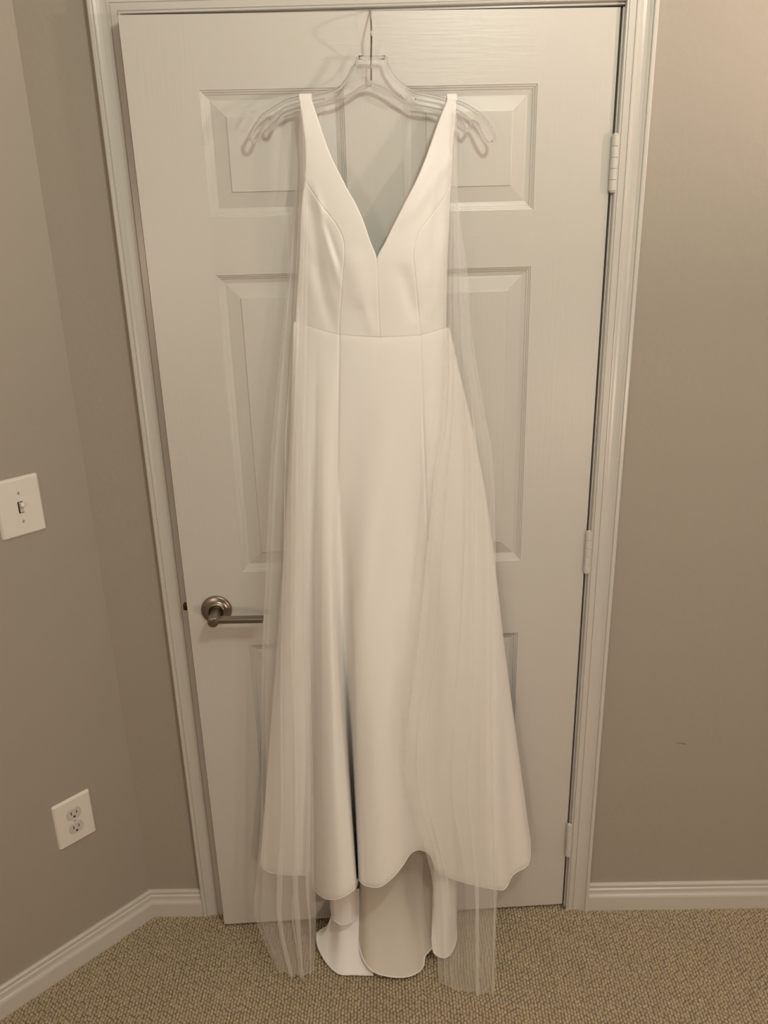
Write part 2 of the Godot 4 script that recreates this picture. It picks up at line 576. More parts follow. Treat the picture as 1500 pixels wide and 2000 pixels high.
func build_door() -> void:
	var door := Node3D.new()
	door.name = "door_1"
	door.transform = on_door(Vector3.ZERO)
	add_child(door, true)
	door.set_meta("kind", "structure")
	door.set_meta("label", "white six-panel door standing slightly ajar behind the hanging gown")
	door.set_meta("category", "door")
	var thick := 0.035
	for e in [Vector2(-DOOR_WIDTH, -0.7455), Vector2(-0.1420, 0.0)]:
		var st := begin()
		block(st, Vector3((e.x + e.y) * 0.5, (DOOR_BOTTOM + DOOR_TOP) * 0.5, -thick * 0.5), Vector3(e.y - e.x, DOOR_TOP - DOOR_BOTTOM, thick), 0.0)
		part("stile", finish(st), M.door_paint_upright, door)
	for e in [Vector2(1.9220, DOOR_TOP), Vector2(1.6060, 1.7090), Vector2(0.8110, 0.9890), Vector2(DOOR_BOTTOM, 0.2360)]:
		var st := begin()
		block(st, Vector3(-0.44375, (e.x + e.y) * 0.5, -thick * 0.5), Vector3(0.6035, e.y - e.x, thick), 0.0)
		part("rail", finish(st), M.door_paint_level, door)
	for b in BANDS:
		var st := begin()
		block(st, Vector3(-0.43875, (b.x + b.y) * 0.5, -thick * 0.5), Vector3(0.1035, b.y - b.x, thick), 0.0)
		part("mullion", finish(st), M.door_paint_upright, door)
		for c in COLUMNS:
			part("panel", door_panel(c, b, thick), M.door_paint_upright, door)
	# three hinges, five knuckles each
	for hy in [1.7865, 1.0045, 0.2225]:
		var st := begin()
		block(st, Vector3(-0.0006, hy, -0.004), Vector3(0.0024, 0.0955, 0.020), 0.0004)
		var hinge := part("hinge", finish(st), M.hinge_paint, door)
		for k in 5:
			st = begin()
			var len := 0.0188
			var r := 0.0066
			lathe(st, [Vector2(0, -len * 0.5), Vector2(r - 0.0007, -len * 0.5), Vector2(r - 0.0006, -len * 0.5), Vector2(r, -len * 0.5 + 0.0008), Vector2(r, len * 0.5 - 0.0008), Vector2(r - 0.0006, len * 0.5), Vector2(r - 0.0007, len * 0.5), Vector2(0, len * 0.5)], 20, Vector3(0.0036, hy + (k - 2) * 0.0192, 0.0078), Basis(Vector3.RIGHT, -PI * 0.5))
			part("knuckle", finish(st), M.hinge_paint, hinge)
		st = begin(true)
		lathe(st, [Vector2(0, -0.0515), Vector2(0.003, -0.0512), Vector2(0.0048, -0.050), Vector2(0.005, -0.048), Vector2(0.0045, -0.0478), Vector2(0.003, -0.0476), Vector2(0.003, 0.0476), Vector2(0.0045, 0.0478), Vector2(0.005, 0.048), Vector2(0.0048, 0.050), Vector2(0.003, 0.0512), Vector2(0, 0.0515)], 16, Vector3(0.0036, hy, 0.0078), Basis(Vector3.RIGHT, -PI * 0.5))
		part("hinge_pin", finish(st), M.hinge_paint, hinge)
	# latch
	var st := begin()
	block(st, Vector3(-0.8715, 0.9055, -0.0175), Vector3(0.0024, 0.057, 0.026), 0.0005)
	var face := part("latch_plate", finish(st), M.nickel, door)
	st = begin()
	block(st, Vector3(-0.8775, 0.9055, -0.0165), Vector3(0.011, 0.0155, 0.013), 0.002)
	part("latch_bolt", finish(st), M.dark_brass, face)
	# lever handle
	var at := Vector3(-0.8085, 0.9030, 0.0)
	st = begin(true)
	lathe(st, [Vector2(0.0330, 0), Vector2(0.0335, 0.0015), Vector2(0.0330, 0.0050), Vector2(0.0318, 0.0066), Vector2(0.0290, 0.0074), Vector2(0.0240, 0.0086), Vector2(0.0215, 0.0105), Vector2(0.0200, 0.0132), Vector2(0.0186, 0.0146), Vector2(0.0165, 0.0150), Vector2(0.0150, 0.0142), Vector2(0.0142, 0.0120), Vector2(0.0110, 0.0116)], 48, at)
	var rose := part("door_handle", finish(st), M.nickel, door)
	rose.set_meta("label", "brushed nickel lever handle on a round rose")
	st = begin(true)
	lathe(st, [Vector2(0.0112, 0.010), Vector2(0.0114, 0.0610), Vector2(0.0112, 0.0622), Vector2(0.0104, 0.0628), Vector2(0.0102, 0.0629), Vector2(0, 0.0630)], 32, at)
	part("spindle", finish(st), M.nickel, rose)
	st = begin()
	block(st, at + Vector3(0.0570, -0.0010, 0.0515), Vector3(0.0960, 0.0100, 0.0190), 0.0012, Basis(Vector3(0, 0, 1), -0.03))
	part("lever", finish(st), M.nickel, rose)


func door_panel(c: Vector2, b: Vector2, thick: float) -> ArrayMesh:
	var st := begin()
	for i in PANEL.size():
		var p: Vector2 = PANEL[i]
		var a := [Vector3(c.x + p.x, b.x + p.x, p.y), Vector3(c.y - p.x, b.x + p.x, p.y), Vector3(c.y - p.x, b.y - p.x, p.y), Vector3(c.x + p.x, b.y - p.x, p.y)]
		if i == PANEL.size() - 1:
			quad(st, a[0], a[1], a[2], a[3], Vector3(0, 0, 1))
			break
		var q: Vector2 = PANEL[i + 1]
		var d := [Vector3(c.x + q.x, b.x + q.x, q.y), Vector3(c.y - q.x, b.x + q.x, q.y), Vector3(c.y - q.x, b.y - q.x, q.y), Vector3(c.x + q.x, b.y - q.x, q.y)]
		for k in 4:
			quad(st, a[k], a[(k + 1) % 4], d[(k + 1) % 4], d[k], Vector3(0, 0, 1))
	quad(st, Vector3(c.x, b.x, -thick), Vector3(c.y, b.x, -thick), Vector3(c.y, b.y, -thick), Vector3(c.x, b.y, -thick), Vector3(0, 0, -1))
	return finish(st)


# ---------------------------------------------------------------- the gown
# measured in the door's axes: along from the hinge, up, out from the face

const GOWN_AT := Vector3(-0.44, 0.0, 0.1)
const STRAP_OUTER_L := [Vector2(1.8995, -0.5682), Vector2(1.8930, -0.5681), Vector2(1.8627, -0.5648), Vector2(1.8287, -0.5621), Vector2(1.7927, -0.5632), Vector2(1.7707, -0.5652)]
const NECK_L := [Vector2(1.8991, -0.5469), Vector2(1.8958, -0.5461), Vector2(1.8719, -0.5384), Vector2(1.8402, -0.5291), Vector2(1.8030, -0.5155), Vector2(1.7706, -0.4997), Vector2(1.7500, -0.4897), Vector2(1.7293, -0.4778), Vector2(1.6998, -0.4651), Vector2(1.6648, -0.4535), Vector2(1.6326, -0.4423), Vector2(1.5578, -0.4413), Vector2(1.4955, -0.4399), Vector2(1.4802, -0.4393)]
const NECK_R := [Vector2(1.8948, -0.3103), Vector2(1.8883, -0.3131), Vector2(1.8637, -0.3243), Vector2(1.8280, -0.3387), Vector2(1.7895, -0.3553), Vector2(1.7593, -0.3708), Vector2(1.7272, -0.3900), Vector2(1.6949, -0.4084), Vector2(1.6615, -0.4268), Vector2(1.6326, -0.4423), Vector2(1.5578, -0.4413), Vector2(1.4955, -0.4399), Vector2(1.4802, -0.4393)]
const STRAP_OUTER_R := [Vector2(1.8945, -0.2931), Vector2(1.8855, -0.2940), Vector2(1.8576, -0.2958), Vector2(1.8176, -0.3005), Vector2(1.7666, -0.3025)]
const PRINCESS_L := [Vector2(1.7707, -0.5652), Vector2(1.7517, -0.5552), Vector2(1.7220, -0.5347), Vector2(1.6974, -0.5156), Vector2(1.6781, -0.5054), Vector2(1.6614, -0.5010), Vector2(1.6356, -0.5016), Vector2(1.6032, -0.5057), Vector2(1.5590, -0.5103), Vector2(1.5251, -0.5145), Vector2(1.4974, -0.5167), Vector2(1.4811, -0.5178)]
const PRINCESS_R := [Vector2(1.7666, -0.3025), Vector2(1.7427, -0.3121), Vector2(1.7120, -0.3335), Vector2(1.6933, -0.3511), Vector2(1.6744, -0.3647), Vector2(1.6535, -0.3726), Vector2(1.6322, -0.3747), Vector2(1.6040, -0.3719), Vector2(1.5679, -0.3692), Vector2(1.5205, -0.3645), Vector2(1.4915, -0.3617), Vector2(1.4760, -0.3608)]
const SIDE_L := [Vector2(1.7707, -0.5652), Vector2(1.7418, -0.5715), Vector2(1.7002, -0.5787), Vector2(1.6467, -0.5830), Vector2(1.6026, -0.5886), Vector2(1.5117, -0.5991), Vector2(1.4885, -0.6015)]
const SIDE_R := [Vector2(1.7666, -0.3025), Vector2(1.7252, -0.3051), Vector2(1.6829, -0.3069), Vector2(1.6178, -0.3094), Vector2(1.5044, -0.3105), Vector2(1.4810, -0.3104)]
const WAIST := [Vector2(-0.5987, 1.5175), Vector2(-0.5803, 1.5120), Vector2(-0.5455, 1.5027), Vector2(-0.5157, 1.4965), Vector2(-0.4438, 1.4908), Vector2(-0.3617, 1.4906), Vector2(-0.3313, 1.4957), Vector2(-0.3105, 1.5005)]
const SKIRT_WAIST := [Vector3(-0.6015, 1.5179, 0.0310), Vector3(-0.5949, 1.5191, 0.0480), Vector3(-0.5832, 1.5161, 0.0550), Vector3(-0.5699, 1.5121, 0.0590), Vector3(-0.5584, 1.5087, 0.0620), Vector3(-0.5490, 1.5058, 0.0640), Vector3(-0.5376, 1.5029, 0.0660), Vector3(-0.5262, 1.5001, 0.0670), Vector3(-0.5186, 1.4981, 0.0665), Vector3(-0.5157, 1.4973, 0.0662), Vector3(-0.5109, 1.4969, 0.0670), Vector3(-0.5052, 1.4965, 0.0675), Vector3(-0.4899, 1.4950, 0.0680), Vector3(-0.4659, 1.4928, 0.0690), Vector3(-0.4371, 1.4909, 0.0695), Vector3(-0.4032, 1.4913, 0.0690), Vector3(-0.3789, 1.4915, 0.0675), Vector3(-0.3662, 1.4915, 0.0665), Vector3(-0.3563, 1.4927, 0.0650), Vector3(-0.3464, 1.4946, 0.0630), Vector3(-0.3373, 1.4962, 0.0600), Vector3(-0.3291, 1.4977, 0.0560), Vector3(-0.3217, 1.4991, 0.0510), Vector3(-0.3152, 1.5002, 0.0460), Vector3(-0.3094, 1.5004, 0.0390), Vector3(-0.3055, 1.4993, 0.0320), Vector3(-0.3037, 1.4982, 0.0250)]
const SKIRT_KNEE := [Vector3(-0.6341, 1.1895, 0.0300), Vector3(-0.6264, 1.1959, 0.0500), Vector3(-0.6113, 1.1993, 0.0620), Vector3(-0.5946, 1.2007, 0.0680), Vector3(-0.5803, 1.2007, 0.0700), Vector3(-0.5698, 1.2030, 0.0780), Vector3(-0.5585, 1.2042, 0.0830), Vector3(-0.5454, 1.2033, 0.0820), Vector3(-0.5364, 1.2003, 0.0740), Vector3(-0.5329, 1.1991, 0.0710), Vector3(-0.5273, 1.1992, 0.0720), Vector3(-0.5201, 1.2003, 0.0760), Vector3(-0.5008, 1.2018, 0.0830), Vector3(-0.4755, 1.2025, 0.0880), Vector3(-0.4451, 1.2009, 0.0870), Vector3(-0.4143, 1.1979, 0.0820), Vector3(-0.3884, 1.1955, 0.0780), Vector3(-0.3719, 1.1944, 0.0770), Vector3(-0.3597, 1.1943, 0.0780), Vector3(-0.3453, 1.1937, 0.0780), Vector3(-0.3264, 1.1919, 0.0750), Vector3(-0.3054, 1.1900, 0.0720), Vector3(-0.2841, 1.1878, 0.0680), Vector3(-0.2621, 1.1842, 0.0600), Vector3(-0.2432, 1.1790, 0.0470), Vector3(-0.2320, 1.1752, 0.0370), Vector3(-0.2280, 1.1693, 0.0200)]
const SKIRT_CALF := [Vector3(-0.6875, 0.7734, 0.0300), Vector3(-0.6738, 0.7875, 0.0550), Vector3(-0.6536, 0.7953, 0.0700), Vector3(-0.6314, 0.7952, 0.0720), Vector3(-0.6102, 0.7969, 0.0768), Vector3(-0.5951, 0.8062, 0.0939), Vector3(-0.5800, 0.8181, 0.1152), Vector3(-0.5603, 0.8234, 0.1260), Vector3(-0.5478, 0.8150, 0.1130), Vector3(-0.5433, 0.8058, 0.0980), Vector3(-0.5322, 0.7886, 0.0700), Vector3(-0.5199, 0.8016, 0.0930), Vector3(-0.5122, 0.8190, 0.1230), Vector3(-0.4889, 0.8266, 0.1380), Vector3(-0.4622, 0.8251, 0.1380), Vector3(-0.4351, 0.8177, 0.1280), Vector3(-0.4123, 0.8045, 0.1080), Vector3(-0.3882, 0.7943, 0.0930), Vector3(-0.3657, 0.7898, 0.0876), Vector3(-0.3397, 0.7919, 0.0935), Vector3(-0.3135, 0.7972, 0.1049), Vector3(-0.2853, 0.7928, 0.1000), Vector3(-0.2521, 0.7909, 0.1000), Vector3(-0.2225, 0.7834, 0.0900), Vector3(-0.1962, 0.7700, 0.0700), Vector3(-0.1796, 0.7572, 0.0500), Vector3(-0.1709, 0.7448, 0.0300)]
const SKIRT_HEM := [Vector3(-0.7605, 0.2336, 0.0450), Vector3(-0.7392, 0.2227, 0.0600), Vector3(-0.7006, 0.2312, 0.0800), Vector3(-0.6644, 0.2269, 0.0800), Vector3(-0.6398, 0.2120, 0.0745), Vector3(-0.6296, 0.2211, 0.1197), Vector3(-0.6025, 0.2458, 0.1755), Vector3(-0.5702, 0.2679, 0.2000), Vector3(-0.5410, 0.2779, 0.1930), Vector3(-0.5281, 0.2720, 0.1700), Vector3(-0.5255, 0.1848, 0.0585), Vector3(-0.5224, 0.2864, 0.1700), Vector3(-0.5072, 0.2950, 0.1950), Vector3(-0.4767, 0.2995, 0.2050), Vector3(-0.4460, 0.3152, 0.1950), Vector3(-0.4226, 0.3279, 0.1750), Vector3(-0.4067, 0.3313, 0.1500), Vector3(-0.3945, 0.3238, 0.1300), Vector3(-0.3765, 0.3123, 0.1139), Vector3(-0.3545, 0.2909, 0.1087), Vector3(-0.3360, 0.2480, 0.1147), Vector3(-0.2763, 0.2099, 0.1150), Vector3(-0.1982, 0.1920, 0.1250), Vector3(-0.1751, 0.1900, 0.1200), Vector3(-0.1522, 0.2046, 0.0950), Vector3(-0.1111, 0.2171, 0.0750), Vector3(-0.1013, 0.2596, 0.0400)]
const TRAIN_HEM := [Vector3(-0.5307, 0.0500, 0.1108), Vector3(-0.5268, 0.0380, 0.1345), Vector3(-0.5156, 0.0300, 0.1630), Vector3(-0.4947, 0.0220, 0.1817), Vector3(-0.4613, 0.0140, 0.1885), Vector3(-0.4227, 0.0120, 0.1910), Vector3(-0.3926, 0.0120, 0.1806), Vector3(-0.3775, 0.0120, 0.1632), Vector3(-0.3719, 0.0200, 0.1445), Vector3(-0.3614, 0.0300, 0.1396), Vector3(-0.3525, 0.0400, 0.1374)]
const TRAIN_TOP := [Vector3(-0.5189, 0.2738, 0.0400), Vector3(-0.5115, 0.2787, 0.0460), Vector3(-0.4992, 0.2814, 0.0500), Vector3(-0.4820, 0.2801, 0.0500), Vector3(-0.4622, 0.2769, 0.0480), Vector3(-0.4422, 0.2701, 0.0420), Vector3(-0.4244, 0.2616, 0.0340), Vector3(-0.4090, 0.2551, 0.0280), Vector3(-0.3885, 0.2482, 0.0220), Vector3(-0.3633, 0.2464, 0.0220), Vector3(-0.3333, 0.2470, 0.0250)]
const FLAP_HEM := [Vector3(-0.6347, 0.0300, 0.0646), Vector3(-0.6311, 0.0140, 0.0931), Vector3(-0.6084, 0.0060, 0.1351), Vector3(-0.5800, 0.0060, 0.1658), Vector3(-0.5459, 0.0060, 0.1712), Vector3(-0.4973, 0.0060, 0.1761)]
const FLAP_TOP := [Vector3(-0.6048, 0.0230, 0.0350), Vector3(-0.5978, 0.0597, 0.0450), Vector3(-0.5881, 0.0788, 0.0320), Vector3(-0.5720, 0.1286, 0.0500), Vector3(-0.5487, 0.1430, 0.0500), Vector3(-0.5233, 0.1491, 0.0500)]
const TONGUE_A_HEM := [Vector3(-0.5962, 0.1200, 0.0686), Vector3(-0.5903, 0.1100, 0.0986), Vector3(-0.5781, 0.1050, 0.1101), Vector3(-0.5634, 0.1050, 0.1157), Vector3(-0.5460, 0.1100, 0.1142), Vector3(-0.5344, 0.1150, 0.0968), Vector3(-0.5310, 0.1250, 0.0737)]
const TONGUE_A_TOP := [Vector3(-0.5942, 0.2972, 0.0600), Vector3(-0.5846, 0.3190, 0.0850), Vector3(-0.5710, 0.3270, 0.0950), Vector3(-0.5590, 0.3289, 0.0980), Vector3(-0.5449, 0.3225, 0.0920), Vector3(-0.5331, 0.3108, 0.0800), Vector3(-0.5285, 0.2925, 0.0600)]
const TONGUE_D_HEM := [Vector3(-0.3536, 0.0600, 0.1258), Vector3(-0.3516, 0.0300, 0.1403), Vector3(-0.3397, 0.0180, 0.1451), Vector3(-0.3238, 0.0140, 0.1472), Vector3(-0.3076, 0.0160, 0.1369), Vector3(-0.2912, 0.0220, 0.1076), Vector3(-0.2865, 0.0400, 0.0814)]
const TONGUE_D_TOP := [Vector3(-0.3385, 0.2853, 0.0500), Vector3(-0.3352, 0.2985, 0.0650), Vector3(-0.3265, 0.3068, 0.0750), Vector3(-0.3149, 0.3104, 0.0800), Vector3(-0.3025, 0.3077, 0.0780), Vector3(-0.2916, 0.2998, 0.0700), Vector3(-0.2853, 0.2905, 0.0600)]
const TULLE_L_OUT := [Vector3(-0.5703, 1.8841, 0.0300), Vector3(-0.5818, 1.7712, 0.0450), Vector3(-0.6067, 1.6045, 0.0500), Vector3(-0.6218, 1.5123, 0.0550), Vector3(-0.6467, 1.3596, 0.0700), Vector3(-0.6608, 1.2603, 0.0800), Vector3(-0.6773, 1.1030, 0.0900), Vector3(-0.6940, 0.9528, 0.0950), Vector3(-0.7090, 0.8162, 0.1000), Vector3(-0.7237, 0.6275, 0.1050), Vector3(-0.7395, 0.4252, 0.1100), Vector3(-0.7649, 0.2398, 0.1000), Vector3(-0.7734, 0.1332, 0.1100), Vector3(-0.7270, 0.0207, 0.1550)]
const TULLE_L_IN := [Vector3(-0.5607, 1.8821, 0.0500), Vector3(-0.5608, 1.7700, 0.0750), Vector3(-0.5692, 1.6051, 0.0700), Vector3(-0.5750, 1.5137, 0.0750), Vector3(-0.5829, 1.3620, 0.0900), Vector3(-0.5871, 1.2634, 0.1000), Vector3(-0.5933, 1.1073, 0.1100), Vector3(-0.6010, 0.9608, 0.1200), Vector3(-0.6048, 0.8283, 0.1300), Vector3(-0.6089, 0.6456, 0.1400), Vector3(-0.6167, 0.4509, 0.1500), Vector3(-0.6239, 0.2873, 0.1600), Vector3(-0.6244, 0.1866, 0.1650), Vector3(-0.6376, 0.0223, 0.1700)]
const TULLE_R_IN := [Vector3(-0.3019, 1.8772, 0.0500), Vector3(-0.3076, 1.7645, 0.0700), Vector3(-0.3132, 1.5983, 0.0750), Vector3(-0.3145, 1.5063, 0.0800), Vector3(-0.3228, 1.3538, 0.0950), Vector3(-0.3405, 1.2566, 0.1100), Vector3(-0.3588, 1.1028, 0.1250), Vector3(-0.3716, 0.9593, 0.1400), Vector3(-0.3874, 0.8281, 0.1500), Vector3(-0.4095, 0.6735, 0.1600), Vector3(-0.4119, 0.5322, 0.1650), Vector3(-0.3722, 0.3660, 0.1700), Vector3(-0.3552, 0.2568, 0.1800), Vector3(-0.3471, 0.0164, 0.2100)]
const TULLE_R_OUT := [Vector3(-0.2920, 1.8789, 0.0300), Vector3(-0.2885, 1.7213, 0.0400), Vector3(-0.2709, 1.5947, 0.0450), Vector3(-0.2654, 1.5012, 0.0550), Vector3(-0.2378, 1.3424, 0.0600), Vector3(-0.2201, 1.2397, 0.0700), Vector3(-0.2149, 1.0821, 0.0900), Vector3(-0.2140, 0.9362, 0.1100), Vector3(-0.2135, 0.8066, 0.1300), Vector3(-0.2115, 0.6509, 0.1450), Vector3(-0.2099, 0.5109, 0.1550), Vector3(-0.2079, 0.3496, 0.1650), Vector3(-0.2060, 0.2405, 0.1750), Vector3(-0.2190, 0.0065, 0.2450)]


func gown(v: Vector3) -> Vector3:
	return v - GOWN_AT


# how far the bodice stands out from the door
func bodice_out(s: float, y: float) -> float:
	var edge := value_at([Vector2(1.95, 0.0378), Vector2(1.90, 0.0378), Vector2(1.77, 0.040), Vector2(1.65, 0.034), Vector2(1.5, 0.028), Vector2(1.3, 0.028)], y)
	var peak := value_at([Vector2(1.95, 0.0378), Vector2(1.90, 0.0378), Vector2(1.77, 0.068), Vector2(1.66, 0.079), Vector2(1.5, 0.070), Vector2(1.3, 0.070)], y)
	var t := minf(absf(s + 0.44) / 0.15, 1.0)
	var n := edge + (peak - edge) * (1.0 - pow(t, 2.2))
	for f in FOLDS:
		var a := Vector2(f[0], f[1])
		var b := Vector2(f[2], f[3])
		var p := Vector2(s, y)
		var k := clampf((p - a).dot(b - a) / (b - a).length_squared(), -0.2, 1.2)
		var d: float = p.distance_to(a.lerp(b, k)) / f[4]
		n += f[5] * exp(-d * d) * clampf(sin(PI * clampf((k + 0.2) / 1.4, 0.0, 1.0)) * 1.4, 0.0, 1.0)
	return n


# soft folds and hollows of the bodice: from (along, up) to (along, up), width, depth
const FOLDS := [
	[-0.560, 1.740, -0.545, 1.600, 0.010, -0.0045],
	[-0.545, 1.740, -0.515, 1.600, 0.007, 0.0035],
	[-0.535, 1.700, -0.512, 1.630, 0.006, -0.0035],
	[-0.560, 1.640, -0.530, 1.520, 0.012, -0.0040],
	[-0.303, 1.806, -0.388, 1.702, 0.014, 0.0065],
	[-0.325, 1.720, -0.350, 1.620, 0.010, -0.0040],
	[-0.320, 1.660, -0.335, 1.540, 0.010, 0.0035],
	[-0.395, 1.610, -0.375, 1.530, 0.014, -0.0050],
	[-0.490, 1.640, -0.470, 1.560, 0.022, 0.0040],
	[-0.470, 1.560, -0.455, 1.500, 0.010, 0.0020],
]


func bodice_panel(l: Array, r: Array, top: float, columns := 30, lines := 90) -> ArrayMesh:
	var rows := []
	for i in lines + 1:
		var v := eased(float(i) / lines)
		var row := PackedVector3Array()
		for j in columns + 1:
			var u := eased(float(j) / columns)
			var yb := 1.4950
			for k in 3:
				yb = value_at(WAIST, lerpf(value_at(l, yb), value_at(r, yb), u))
			var y := top + (yb - top) * v
			var sl := value_at(l, y)
			var sr := value_at(r, y)
			var s := lerpf(sl, sr, u)
			var n := bodice_out(s, y)
			for d in [s - sl, sr - s, y - yb]:
				n -= 0.0013 * exp(-pow(maxf(d, 0.0) / 0.0009, 1.3))
			row.append(gown(Vector3(s, y, n)))
		rows.append(row)
	return sheet(rows)


func skirt_mesh() -> ArrayMesh:
	var rows := []
	var columns := 260
	var lines := 150
	var keys := [SKIRT_WAIST, SKIRT_KNEE, SKIRT_CALF, SKIRT_HEM]
	for i in lines + 1:
		var v := float(i) / lines
		var row := PackedVector3Array()
		for j in columns + 1:
			var u := float(j) / columns
			var k := []
			for a in keys:
				k.append(along3(a, u))
			k[0].z = bodice_out(k[0].x, k[0].y) + 0.0005
			# even steps down each column: by height
			var y: float = lerpf(k[0].y, k[3].y, v)
			var p := Vector3(0, y, 0)
			var ks := []
			var kn := []
			for a in k:
				ks.append(Vector2(a.y, a.x))
				kn.append(Vector2(a.y, a.z))
			p.x = value_at(ks, y)
			p.z = value_at(kn, y)
			var fall := smoothstep(0.0, 0.25, v) * (1.0 - smoothstep(0.55, 0.9, v))
			# slanting drag folds under the waist
			var q := (p.x + 0.44) + (1.49 - y) * 0.22
			p.z += 0.0055 * fall * sin(q * 52.0 - 1.3) * (1.0 - smoothstep(0.05, 0.16, absf(p.x + 0.44)))
			for seam in [-0.5165 - (1.49 - y) * 0.055, -0.3625 + (1.49 - y) * 0.02]:
				p.z -= 0.0018 * exp(-pow((p.x - seam) / 0.0022, 2.0)) * (1.0 - smoothstep(0.25, 0.55, v))
			p.z -= 0.0012 * exp(-pow(v * 1.3 / 0.0012, 1.3))
			p.z -= 0.003 * exp(-pow((1.0 - v) * 1.3 / 0.002, 2.0))
			row.append(gown(p))
		rows.append(row)
	return sheet(rows)


# a hanging piece of cloth from a top line to a hem; bend < 1 falls straight before it sweeps out
func drop(top: Array, hem: Array, bend: float, columns := 60, lines := 40) -> ArrayMesh:
	var rows := []
	for i in lines + 1:
		var v := float(i) / lines
		var row := PackedVector3Array()
		for j in columns + 1:
			var u := float(j) / columns
			var a := along3(top, u)
			var b := along3(hem, u)
			var p := a.lerp(b, v)
			var f := lerpf(v, v * v * v, bend)
			p.z = lerpf(a.z, b.z, f)
			p.x = lerpf(a.x, b.x, lerpf(v, v * v, bend))
			row.append(gown(p))
		rows.append(row)
	return sheet(rows)


# a sheer panel between two edge lines, gathered into pleats that fold back over themselves; pleats are (where across, how far it folds back, how far it stands out)
func tulle_mesh(a: Array, b: Array, pleats: Array, seed_value: int) -> ArrayMesh:
	var rows := []
	var columns := 220
	var lines := 140
	var wander := FastNoiseLite.new()
	wander.seed = seed_value
	wander.frequency = 0.8
	for i in lines + 1:
		var v := float(i) / lines
		var l := along3(a, v)
		var r := along3(b, v)
		var row := PackedVector3Array()
		var wide := absf(r.x - l.x)
		var open := smoothstep(0.05, 0.45, v)
		for j in columns + 1:
			var u := float(j) / columns
			var x := u
			var z := 0.012 * sin(PI * u)
			var k := 0
			for p in pleats:
				var w: float = p[0] + 0.045 * wander.get_noise_2d(v * 2.2, k * 7.3)
				var width: float = p[3]
				var d := (u - w) / width
				x -= p[1] * (0.35 + 0.65 * open) * d * exp(-d * d) * 2.33 * (0.7 + 0.5 * wander.get_noise_2d(v * 3.0 + 5.0, k * 3.1))
				z += minf(p[2], wide * 0.12) * exp(-d * d)
				k += 1
			var q := l.lerp(r, clampf(x, 0.0, 1.0))
			q.z += z
			q.y += 0.012 * wander.get_noise_2d(u * 9.0, 3.0) * smoothstep(0.9, 1.0, v)
			q.y = maxf(q.y, 0.004 + 0.004 * (1.0 + sin(u * 31.0)))
			row.append(gown(q))
		rows.append(row)
	var m := sheet(rows)
	# a net of fine threads scatters light much alike however it is folded
	var arr := m.surface_get_arrays(0)
	var n: PackedVector3Array = arr[Mesh.ARRAY_NORMAL]
	for i in n.size():
		n[i] = (n[i] + Vector3(0, 0, 1.2 if n[i].z >= 0.0 else -1.2)).normalized()
	arr[Mesh.ARRAY_NORMAL] = n
	var out := ArrayMesh.new()
	out.add_surface_from_arrays(Mesh.PRIMITIVE_TRIANGLES, arr)
	return out


# a cloth sheet with a rolled hem along its last row
func hemmed(called: String, mesh: ArrayMesh, radius: float, dress: Node3D, m: Material = M.crepe) -> void:
	var cloth := part(called, mesh, m, dress)
	var arr := mesh.surface_get_arrays(0)
	var v: PackedVector3Array = arr[Mesh.ARRAY_VERTEX]
	var w := 1
	while w < v.size() and absf(arr[Mesh.ARRAY_TEX_UV][w].x) > 0.0:
		w += 1
	var st := begin(true)
	tube(st, v.slice(v.size() - w), radius, 7)
	part("hem", finish(st), M.crepe, cloth)


